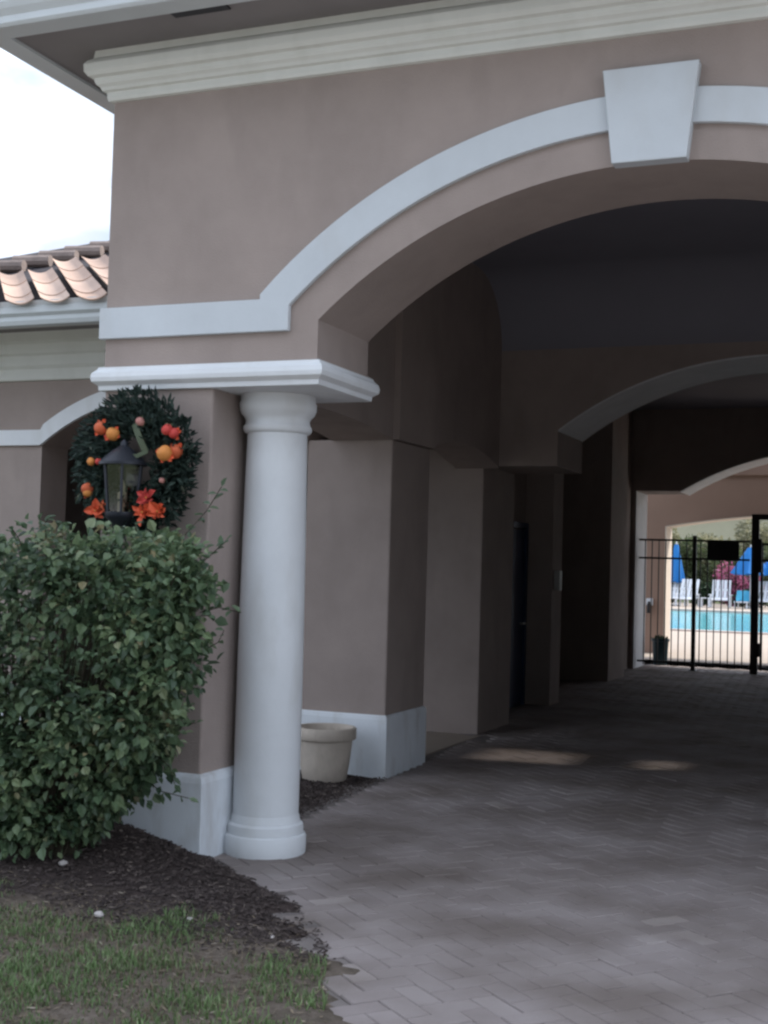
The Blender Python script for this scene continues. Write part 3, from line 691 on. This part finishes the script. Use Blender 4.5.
# vegetation
def blob_leaves(mb, c, rad, n, L, Wd, up_bias=.25, shell=.55, tf=None):
    c = Vector(c)
    for i in range(n):
        d = Vector((rng.gauss(0, 1), rng.gauss(0, 1), rng.gauss(0, 1))).normalized()
        k = shell+(1-shell)*rng.random()**.6
        p = c+Vector((d.x*rad[0], d.y*rad[1], d.z*rad[2]))*k
        o = (d+Vector((rng.uniform(-.8, .8), rng.uniform(-.8, .8), rng.uniform(-.9, .5)))).normalized()
        nn = (d*.6+Vector((rng.uniform(-.5, .5), rng.uniform(-.5, .5), up_bias+rng.random()))).normalized()
        s = rng.uniform(.65, 1.25)
        t = tf(p, d) if tf else rng.random()
        mb.leaf(p, o, nn, L*s, Wd*s, t)
# (shrub)
# the shrub in front of the pier
BC = Vector((-4.05, 5.42, 0))
shrub = thing('shrub', 'dense dark green leafy shrub in front of the left pier, below the wreath', 'shrub', (-4.0, 5.45, .05))
lv = MB(); st_ = MB()
def bush_profile(z):   # half extents (right, left, depth) at height z
    pts = [(.24, .26, .15, .22), (.50, .58, .62, .36), (.75, .80, 1.2, .44), (1.1, .87, 1.3, .46), (1.4, .89, 1.3, .46), (1.56, .86, 1.25, .44), (1.69, .66, 1.1, .34)]
    if z <= pts[0][0]: return pts[0][1:]
    for a, b_ in zip(pts, pts[1:]):
        if z <= b_[0]:
            t = (z-a[0])/(b_[0]-a[0]); return tuple(a[k]+(b_[k]-a[k])*t for k in (1, 2, 3))
    return pts[-1][1:]
clumps = []
for i in range(560):
    z = rng.uniform(.22, 1.63); pr = bush_profile(z); a = rng.uniform(0, 2*math.pi)
    k = rng.uniform(.6, 1.0)**.5
    rx = pr[0] if math.cos(a) > 0 else pr[1]
    x = BC.x+rx*math.cos(a)*k; y = min(BC.y+pr[2]*math.sin(a)*k, 5.83)
    bz = bed_z(x, y)
    clumps.append((Vector((x, y, max(z, bz+.08))), rng.uniform(.07, .15), rng.uniform(-.24, .22)))
for cpos, cr, ct in clumps:
    for i in range(rng.randint(38, 60)):
        d = Vector((rng.gauss(0, 1), rng.gauss(0, 1), rng.gauss(0, 1))).normalized()
        p = cpos+d*cr*rng.uniform(.35, 1.15)
        if p.y > 5.90: p.y = 5.90-rng.random()*.05
        top = 1.72-.16*max(0, (abs(p.x+4.0)-.35))**1.0*(1 if p.x > -4.0 else .2)+.11*mnoise.noise(Vector((p.x*3.2, p.y*3.2, 3)))+.05*mnoise.noise(Vector((p.x*9, p.y*9, 5)))+max(0, -4.0-p.x)*.10
        if p.z > top: p.z = top-rng.random()**2*.25
        o = (d*.7+Vector((rng.uniform(-.7, .7), rng.uniform(-.8, .5), rng.uniform(-.9, .3)))).normalized()
        nn = Vector((rng.uniform(-.6, .6), rng.uniform(-.9, .2), .35+rng.random())).normalized()
        s = rng.choice((.6, .8, .9, 1.0, 1.1, 1.3, 1.55))*rng.uniform(.85, 1.15)
        skylit = max(0, (p.z-1.45)*.8)+max(0, (-4.0-p.x)*.18)  # leaves paler towards top and left, sky light put into the tint
        lv.leaf(p, o, nn, .042*s, .031*s*rng.uniform(.8, 1.2), min(1, max(0, rng.gauss(.44+ct*1.3+skylit, .19))))
    root_ = Vector((BC.x+(cpos.x-BC.x)*.25, BC.y+(cpos.y-BC.y)*.2, .03))
    mid = root_.lerp(cpos, .55)+Vector((0, 0, .10))
    st_.tube([root_, mid, cpos], [.007, .004, .002], 5)
def sprig(pts, nleaf, L=.05):
    pts = [Vector(p) for p in pts]; st_.tube(pts, .0025, 4)
    for i in range(nleaf):
        t = (i+1)/nleaf*(len(pts)-1); k = min(int(t), len(pts)-2); p = pts[k].lerp(pts[k+1], t-k)
        d = (pts[k+1]-pts[k]).normalized()
        o = (d*.5+Vector((rng.uniform(-1, 1), rng.uniform(-1, .6), rng.uniform(-.6, .6)))).normalized()
        lv.leaf(p, o, Vector((rng.uniform(-.4, .4), -.6, 1)), L*rng.uniform(.8, 1.2), L*.6, rng.uniform(.2, .6))
sprig([(-3.35, 5.6, 1.68), (-3.22, 5.58, 1.80), (-3.14, 5.58, 1.92)], 14, .05)
sprig([(-3.30, 5.6, 1.5), (-3.17, 5.58, 1.60), (-3.10, 5.58, 1.66)], 12)
sprig([(-3.25, 5.6, 1.3), (-3.12, 5.56, 1.33), (-3.0, 5.56, 1.31)], 5)
sprig([(-3.25, 5.6, 1.1), (-3.13, 5.58, 1.16), (-3.10, 5.58, 1.22)], 4)
sprig([(-3.55, 5.55, .5), (-3.38, 5.5, .43), (-3.22, 5.5, .41)], 7)
sprig([(-3.45, 5.55, .6), (-3.33, 5.5, .55), (-3.30, 5.5, .47)], 5)
for k in range(26):
    x = rng.uniform(-4.75, -3.3); y = rng.uniform(5.15, 5.7); z = 1.60+.11*mnoise.noise(Vector((x*3.2, y*3.2, 3)))+max(0, -4.0-x)*.10
    h = rng.uniform(.06, .12); dx, dy = rng.uniform(-.06, .06), rng.uniform(-.05, .04)
    sprig([(x, y, z-.05), (x+dx*.5, y+dy*.5, z+h*.5), (x+dx, y+dy, z+h)], rng.randint(5, 9), .038)
for k in range(30):
    z = rng.uniform(.5, 1.5); pr = bush_profile(z); a = rng.uniform(math.pi*.9, math.pi*2.05)
    x = BC.x+(pr[0] if math.cos(a) > 0 else pr[1])*math.cos(a)*.95; y = min(5.8, BC.y+pr[2]*math.sin(a)*.95)
    d = Vector((math.cos(a), math.sin(a), rng.uniform(.1, .9))).normalized()*rng.uniform(.10, .18)
    sprig([(x, y, z), (x+d.x*.6, y+d.y*.6, z+d.z*.7), (x+d.x, y+d.y, z+d.z*.8)], rng.randint(5, 9), .04)
for t in range(7):
    a = rng.uniform(0, 6.28); st_.tube([(BC.x+.06*math.cos(a), BC.y+.06*math.sin(a), -.02), (BC.x+.16*math.cos(a), BC.y+.12*math.sin(a), .3), (BC.x+.4*math.cos(a), BC.y+.22*math.sin(a), .9)], [.02, .016, .008], 6)
for mbx, nm, mt_, tn in ((lv, 'foliage', M['leaf'], True), (st_, 'stems', M['stem'], False)):
    o = mbx.build(nm, mt_, None, tints=tn, recalc=not tn); local(o, shrub); o.parent = shrub

# background planting beyond the pool
def tree(name, label, x, y, h, cr, crown_z, mat, nleaf, L, group='trees beyond the pool'):
    root = thing(name, label, 'tree', (x, y, -.1), 0, group)
    tk = MB(); tk.tube([(0, 0, 0), (rng.uniform(-.2, .2), 0, h*.3), (rng.uniform(-.3, .3), rng.uniform(-.3, .3), h*.62), (0, 0, h*.9)], [.22, .17, .12, .04], 8)
    cl = []
    for i in range(11):
        a = rng.uniform(0, 6.28); rr = cr*rng.uniform(.2, .85); z = rng.uniform(crown_z, h*.95)
        e = Vector((rr*math.cos(a), rr*math.sin(a), z)); cl.append(e)
        tk.tube([(0, 0, min(z*.6, h*.6)), Vector((e.x*.5, e.y*.5, z*.8)), e], [.09, .06, .02], 6)
    tk.build('trunk', M['bark'], root, smooth=True)
    cr_ = MB()
    for e in cl: blob_leaves(cr_, e, (cr*.5, cr*.5, cr*.42), nleaf//len(cl), L, L*.6, shell=.3)
    cr_.build('crown', mat, root, tints=True)
tree('olive_tree', 'pale olive tree at the left of the pool opening', -14.2, 80, 4.6, 1.9, 1.2, M['paleleaf'], 3600, .28)
tree('olive_tree', 'pale yellowish tree behind the dark sign', -11.3, 81, 4.4, 1.9, 1.2, M['paleleaf'], 3600, .28)
tree('olive_tree', 'pale yellowish tree behind the gate post', -8.3, 80, 4.7, 1.9, 1.2, M['paleleaf'], 3600, .28)
tree('olive_tree', 'pale tree farthest right beyond the pool', -5.0, 81, 4.6, 2.0, 1.2, M['paleleaf'], 3600, .28)
tree('broad_tree', 'darker green tree standing between the pale trees and the hedge', -12.9, 76, 3.5, 1.4, .9, M['midleaf'], 2400, .24)
tree('broad_tree', 'darker green tree behind the pink blossoms', -9.9, 76, 3.3, 1.4, .9, M['midleaf'], 2400, .24)
tree('broad_tree', 'darker green tree farthest right behind the umbrellas', -6.6, 76, 3.5, 1.4, .9, M['midleaf'], 2400, .24)
fb = thing('poolside_building', 'pale beige building far behind the pool trees', 'building', (-9, 95, 0))
MB().box(-28, 28, 0, 8, -.1, 7.2).build('wall', M['beige'], fb)
MB().prism([(-1.2, 7.2), (9.2, 7.2), (4, 9.6)], 'x', -28.8, 28.8).build('roof', M['roof'], fb)
MB().box(-28, 28, -.12, -.0, 2.95, 3.15).build('string_course', M['cream'], fb)
def bushy(name, label, cat, x, y, rad, mat, n, L, group=None, tf=None):
    root = thing(name, label, cat, (x, y, -.05), 0, group)
    st2 = MB()
    for i in range(6):
        a = i*1.05; st2.tube([(0, 0, 0), (rad[0]*.3*math.cos(a), rad[1]*.3*math.sin(a), rad[2]*.6), (rad[0]*.6*math.cos(a), rad[1]*.6*math.sin(a), rad[2]*1.2)], [.04, .03, .01], 5)
    st2.build('stems', M['stem'], root)
    f_ = MB()
    for k in range(9):
        a = rng.uniform(0, 6.28); e = rng.uniform(0, .6)
        blob_leaves(f_, (rad[0]*e*math.cos(a), rad[1]*e*math.sin(a), rad[2]*rng.uniform(.45, 1.25)), (rad[0]*.55, rad[1]*.55, rad[2]*.55), n//9, L, L*.65, shell=.35, tf=tf)
    f_.build('foliage', mat, root, tints=True)
HG = 'clipped hedge shrubs behind the pool chairs'
bushy('hedge_shrub', 'dark green hedge shrub left of the white chair by the blossoms', 'shrub', -10.2, 69.5, (1.1, .8, .75), M['hedgeleaf'], 1800, .14, HG)
bushy('hedge_shrub', 'dark green hedge shrub behind the leftmost white chairs', 'shrub', -12.2, 69.8, (1.2, .8, .9), M['hedgeleaf'], 1800, .14, HG)
bushy('hedge_shrub', 'dark green hedge shrub behind the aqua towel lounger', 'shrub', -7.6, 69.6, (1.2, .8, .6), M['hedgeleaf'], 1800, .14, HG)
bushy('hedge_shrub', 'dark green hedge shrub at far right behind the gate post', 'shrub', -5.3, 69.6, (1.2, .8, .75), M['hedgeleaf'], 1800, .14, HG)
FG = 'pink flowering shrubs'
bushy('flowering_shrub', 'large bright pink flowering shrub behind the white chair', 'flowering shrub', -8.75, 70.5, (.95, .7, 1.4), M['flower'], 2200, .15, FG)
bushy('flowering_shrub', 'smaller pink flowering shrub under the broad blue umbrella', 'flowering shrub', -7.75, 70.8, (.65, .5, 1.15), M['flower'], 1300, .14, FG)

# wood added unseen behind the viewpoint to cut low sky light into the passage
tlm = MB()
for k in range(9):
    x = -6+k*1.7+rng.uniform(-.6, .6); hh = rng.uniform(11, 16); y0 = -13-rng.uniform(0, 3)
    tlm.tube([(x, y0, -.2), (x+.2, y0, hh*.5), (x, y0, hh*.85)], [.25, .2, .06], 6)
    for j in range(5): blob_leaves(tlm, (x+rng.uniform(-.8, .8), y0+rng.uniform(-.8, .8), hh*(.10+.2*j)), (1.9, 1.5, 1.9), 110, .85, .6, shell=.4)
tag(tlm.build('woodland', M['hedgeleaf'], None, tints=True), 'dense dark wood across the drive, reading as one mass of leaves', None, None, 'stuff')

# ------------------------------------------------------------------ wreath, lantern, pot
WC = Vector((-3.79, 5.83, 2.055))
wr = thing('wreath', 'dark evergreen wreath with orange and red ornaments on the pier', 'wreath', WC)
wreath_scale = 1.0
nd = MB()
for i in range(5600):
    a = rng.uniform(0, 2*math.pi); b_ = rng.uniform(0, 2*math.pi); r = .125*rng.random()**.6
    rr = .236*(1+.03*math.sin(5*a))+r*math.cos(b_)
    p = Vector((rr*math.cos(a), max(-.13, r*math.sin(b_)*.8-.02), rr*1.06*math.sin(a)))
    if p.y > .095: p.y = .095
    d = Vector((math.cos(a)*rng.uniform(-.2, 1.2)-math.sin(a)*rng.uniform(-.3, 1.0), rng.uniform(-1, .25), math.sin(a)*rng.uniform(-.2, 1.2)+math.cos(a)*rng.uniform(-.3, 1.0)))
    if d.length < .1: continue
    nd.leaf(p, d, Vector((rng.uniform(-1, 1), -1, rng.uniform(-1, 1))), rng.uniform(.035, .07), rng.uniform(.010, .02), min(1, max(0, rng.gauss(.45, .25))), fold=.05)
nd.build('foliage', M['needle'], wr, tints=True)
rg = MB()
N = 40
for i in range(N):
    a0, a1_ = 2*math.pi*i/N, 2*math.pi*(i+1)/N
    rg.tube([(.225*math.cos(a0), .03, .235*math.sin(a0)), (.225*math.cos(a1_), .03, .235*math.sin(a1_))], .05, 8)
rg.build('vine_ring', M['needle'], wr)
def ball(name, x, z, r, mat, lab=None, y=-.115):
    bm = bmesh.new(); bmesh.ops.create_uvsphere(bm, u_segments=20, v_segments=14, radius=r)
    for v in bm.verts:
        ph = math.atan2(v.co.y, v.co.x); v.co *= 1+.16*mnoise.noise(v.co*26+Vector((x*9, z*7, 0)))
    me = bpy.data.meshes.new(name); bm.to_mesh(me); bm.free(); me.materials.append(mat)
    me.polygons.foreach_set('use_smooth', [True]*len(me.polygons))
    o = bpy.data.objects.new(name, me); COL.objects.link(o); o.parent = wr; o.location = (x+3.80, y, z-2.095)
    if lab: o['label'] = lab
    lf_ = MB()
    for k in range(4):
        a = rng.uniform(0, 6.28); d = Vector((math.cos(a), -.15, math.sin(a)))
        lf_.leaf(d*r*.7+Vector((0, .01, 0)), d, Vector((0, -1, 0)), r*rng.uniform(.5, .9), r*.7, .5, fold=.15)
    lf_.build('ornament_leaf', rng.choice((M['ribbon'], M['ribbon'], M['petal'])), o, recalc=False)
    return o
ball('ornament_ball', -3.958, 2.275, .036, M['orange'], 'orange ball at upper left')
ball('ornament_ball', -3.885, 2.243, .036, M['yellow'], 'golden ball at upper left')
ball('ornament_ball', -3.925, 2.235, .026, M['red'], 'red ball between the two upper left balls', y=-.09)
ball('ornament_ball', -3.555, 2.262, .030, M['red'], 'red ball at upper right')
ball('ornament_ball', -3.523, 2.245, .028, M['red'], 'small red ball at upper right', y=-.1)
ball('ornament_ball', -3.553, 2.138, .040, M['yellow'], 'large golden ball at right', y=-.135)
ball('ornament_ball', -3.515, 2.150, .036, M['orange'], 'orange ball behind the large golden ball', y=-.09)
ball('ornament_ball', -3.595, 2.150, .028, M['red'], 'red ball left of the large golden ball', y=-.09)
ball('ornament_ball', -4.012, 2.100, .022, M['yellow'], 'small pale golden ball at left')
ball('ornament_ball', -3.965, 2.100, .018, M['red'], 'small red berry beside the lantern roof')
ball('ornament_ball', -4.028, 1.957, .032, M['orange'], 'orange ball at lower left')
ball('ornament_ball', -4.022, 1.935, .024, M['yellow'], 'golden ball at lower left', y=-.12)
ball('ornament_ball', -3.718, 2.305, .024, M['palepink'], 'dusty pink ball at the top')
ball('ornament_ball', -3.575, 2.000, .016, M['palepink'], 'small dusty pink ball at right')
def flower(x, z, r, mat, lab, npet=7):
    f_ = MB(); 
    for k in range(npet*2):
        a = 2*math.pi*k/npet+rng.uniform(-.35, .35); rr = r*rng.uniform(.6, 1.15)*(1 if k < npet else .6)
        d = Vector((math.cos(a), -rng.uniform(.1, .8), math.sin(a)))
        f_.leaf(Vector((rng.uniform(-.006, .006), -.005-.01*(k >= npet), rng.uniform(-.006, .006))), d, Vector((rng.uniform(-.5, .5), -1, rng.uniform(-.5, .5))), rr, rr*rng.uniform(.45, .8), .5, fold=rng.uniform(.05, .3))
    o = f_.build('flower', mat, wr, recalc=False); o.location = (x+3.80, -.13, z-2.095); o['label'] = lab
    bm = bmesh.new(); bmesh.ops.create_icosphere(bm, subdivisions=2, radius=r*.09); me = bpy.data.meshes.new('flower_centre'); bm.to_mesh(me); bm.free(); me.materials.append(M['yellow'])
    c = bpy.data.objects.new('flower_centre', me); COL.objects.link(c); c.parent = o; c.location = (0, -.02, 0)
flower(-3.95, 1.84, .062, M['petal'], 'red orange flower at lower left')
flower(-3.915, 1.87, .035, M['orange'], 'small orange flower at lower left', 5)
flower(-3.665, 1.835, .070, M['petal'], 'orange flower at lower right, left of its pair')
flower(-3.575, 1.84, .070, M['petal'], 'orange flower at lower right, right of its pair')
flower(-3.645, 1.91, .060, M['red'], 'red flower above the orange pair')
def ribbon(pts, w):
    rb = MB(); pts = [Vector(p) for p in pts]
    for i, p in enumerate(pts):
        d = (pts[min(i+1, len(pts)-1)]-pts[max(i-1, 0)]).normalized(); s = d.cross(Vector((0, -1, 0))).normalized()*w/2
        rb.v += [tuple(p-s), tuple(p+s), tuple(p+s+Vector((0, .004, 0))), tuple(p-s+Vector((0, .004, 0)))]
    for i in range(len(pts)-1):
        for k in range(4): rb.f.append((i*4+k, i*4+(k+1) % 4, i*4+4+(k+1) % 4, i*4+4+k)); rb.t.append(.5)
    rb.build('ribbon', M['ribbon'], wr, smooth=True)
ribbon([(.05, -.12, .20), (.08, -.135, .15), (.11, -.135, .09), (.13, -.13, .05)], .035)
ribbon([(.14, -.13, .055), (.08, -.135, .03), (.02, -.135, .03)], .022)

ln = thing('wall_lantern', 'dark metal carriage lantern with glass panes in the middle of the wreath', 'lantern', (-3.81, 5.73, 1.655))
def hexlathe(name, prof, mat, n=6, smooth=False, parent=None):
    return MB().lathe(prof, 0, 0, n).build(name, mat, parent or ln, smooth=smooth)
hexlathe('lamp_roof', [(.128, .385), (.128, .398), (.095, .43), (.06, .462), (.035, .478), (.022, .488), (.02, .505), (.008, .52)], M['lampmetal'], 24, True)
hexlathe('lamp_base', [(.012, .0), (.02, .015), (.03, .03), (.022, .05), (.05, .085), (.082, .11), (.088, .125), (.088, .14)], M['lampmetal'], 24, True)
gl = hexlathe('lamp_glass', [(.078, .142), (.102, .384)], M['glass'], 6)
for k in range(6):
    a = 2*math.pi*k/6
    MB().tube([(.081*math.cos(a), .081*math.sin(a), .138), (.106*math.cos(a), .106*math.sin(a), .388)], .007, 6).build('lamp_bar', M['lampmetal'], ln)
hexlathe('candle', [(.026, .14), (.026, .24), (.012, .25), (.014, .28), (.004, .31)], M['candle'], 16, True)
MB().tube([(0, .05, .06), (0, .13, .04), (0, .2, .10)], .012, 8).build('bracket', M['lampmetal'], ln)
MB().lathe([(.055, 0), (.055, .015), (.03, .02)], 0, 0, 20).build('wall_plate', M['lampmetal'], ln).matrix_local = Matrix.Translation((0, .209, .10)) @ Matrix.Rotation(R(90), 4, 'X')

pot = thing('flower_pot', 'round beige clay flower pot standing on mulch against the white plinth', 'flower pot', (-3.935, 8.64, -.005))
pot.scale = (.97, .97, 1)
prof_thing(pot, 'pot_body', [(.155, 0), (.165, .01), (.185, .12), (.205, .295), (.225, .30), (.232, .31), (.232, .375), (.225, .385), (.205, .385), (.198, .36), (.19, .30)], M['pot'], 40)
MB().lathe([(.19, .335), (.1, .345), (.01, .35)], 0, 0, 32).build('soil', M['potsoil'], pot, smooth=True)

# ------------------------------------------------------------------ light
EL, AZ = 45, 45          # sun stands behind and right of the gatehouse
sd = Vector((math.cos(R(EL))*math.sin(R(AZ)), math.cos(R(EL))*math.cos(R(AZ)), math.sin(R(EL))))
sl = bpy.data.lights.new('sun', 'SUN'); sl.energy = 2.6; sl.angle = R(2.2); sl.color = (1, .94, .86)
so = bpy.data.objects.new('sun', sl); COL.objects.link(so); so.rotation_euler = sd.to_track_quat('Z', 'Y').to_euler(); so.location = (10, 20, 30)
w = bpy.data.worlds.new('World'); sc.world = w; w.use_nodes = True
nt = w.node_tree; L = nt.links.new; bg = nt.nodes['Background']
sk = nt.nodes.new('ShaderNodeTexSky'); sk.sky_type = 'NISHITA'; sk.sun_disc = False
sk.sun_elevation = R(EL); sk.sun_rotation = R(AZ); sk.air_density = 1.2; sk.dust_density = 2.0
tc = nt.nodes.new('ShaderNodeTexCoord'); mp = nt.nodes.new('ShaderNodeMapping'); mp.inputs['Scale'].default_value = (1.6, 1.6, 3.2)
L(tc.outputs['Generated'], mp.inputs['Vector'])
cn = nt.nodes.new('ShaderNodeTexNoise'); cn.inputs['Scale'].default_value = 2.6; cn.inputs['Detail'].default_value = 7; cn.inputs['Roughness'].default_value = .55
L(mp.outputs['Vector'], cn.inputs['Vector'])
cr = ramp(nt, [(.27, (0, 0, 0)), (.50, (1, 1, 1))]); L(cn.outputs['Fac'], cr.inputs['Fac'])
cn2 = nt.nodes.new('ShaderNodeTexNoise'); cn2.inputs['Scale'].default_value = 3.4; cn2.inputs['Detail'].default_value = 5
L(mp.outputs['Vector'], cn2.inputs['Vector'])
cc = ramp(nt, [(.38, (4.2, 4.6, 5.4)), (.56, (8.4, 9.4, 11.0))]); L(cn2.outputs['Fac'], cc.inputs['Fac'])
mx = nt.nodes.new('ShaderNodeMix'); mx.data_type = 'RGBA'; L(cr.outputs['Color'], mx.inputs[0]); L(sk.outputs['Color'], mx.inputs[6]); L(cc.outputs['Color'], mx.inputs[7])
L(mx.outputs[2], bg.inputs['Color']); bg.inputs['Strength'].default_value = .11

sc.view_settings.view_transform = 'Standard'; sc.view_settings.look = 'None'; sc.view_settings.gamma = 1
sc.view_settings.use_curve_mapping = False
sc.view_settings.exposure = .96
sc.render.engine = 'CYCLES'
cy_ = sc.cycles
cy_.max_bounces = 8; cy_.diffuse_bounces = 2; cy_.glossy_bounces = 3; cy_.transmission_bounces = 4; cy_.transparent_max_bounces = 12
cy_.use_denoising = True; cy_.sample_clamp_indirect = 6
cy_.pixel_filter_type = 'BLACKMAN_HARRIS'; cy_.filter_width = 2.5
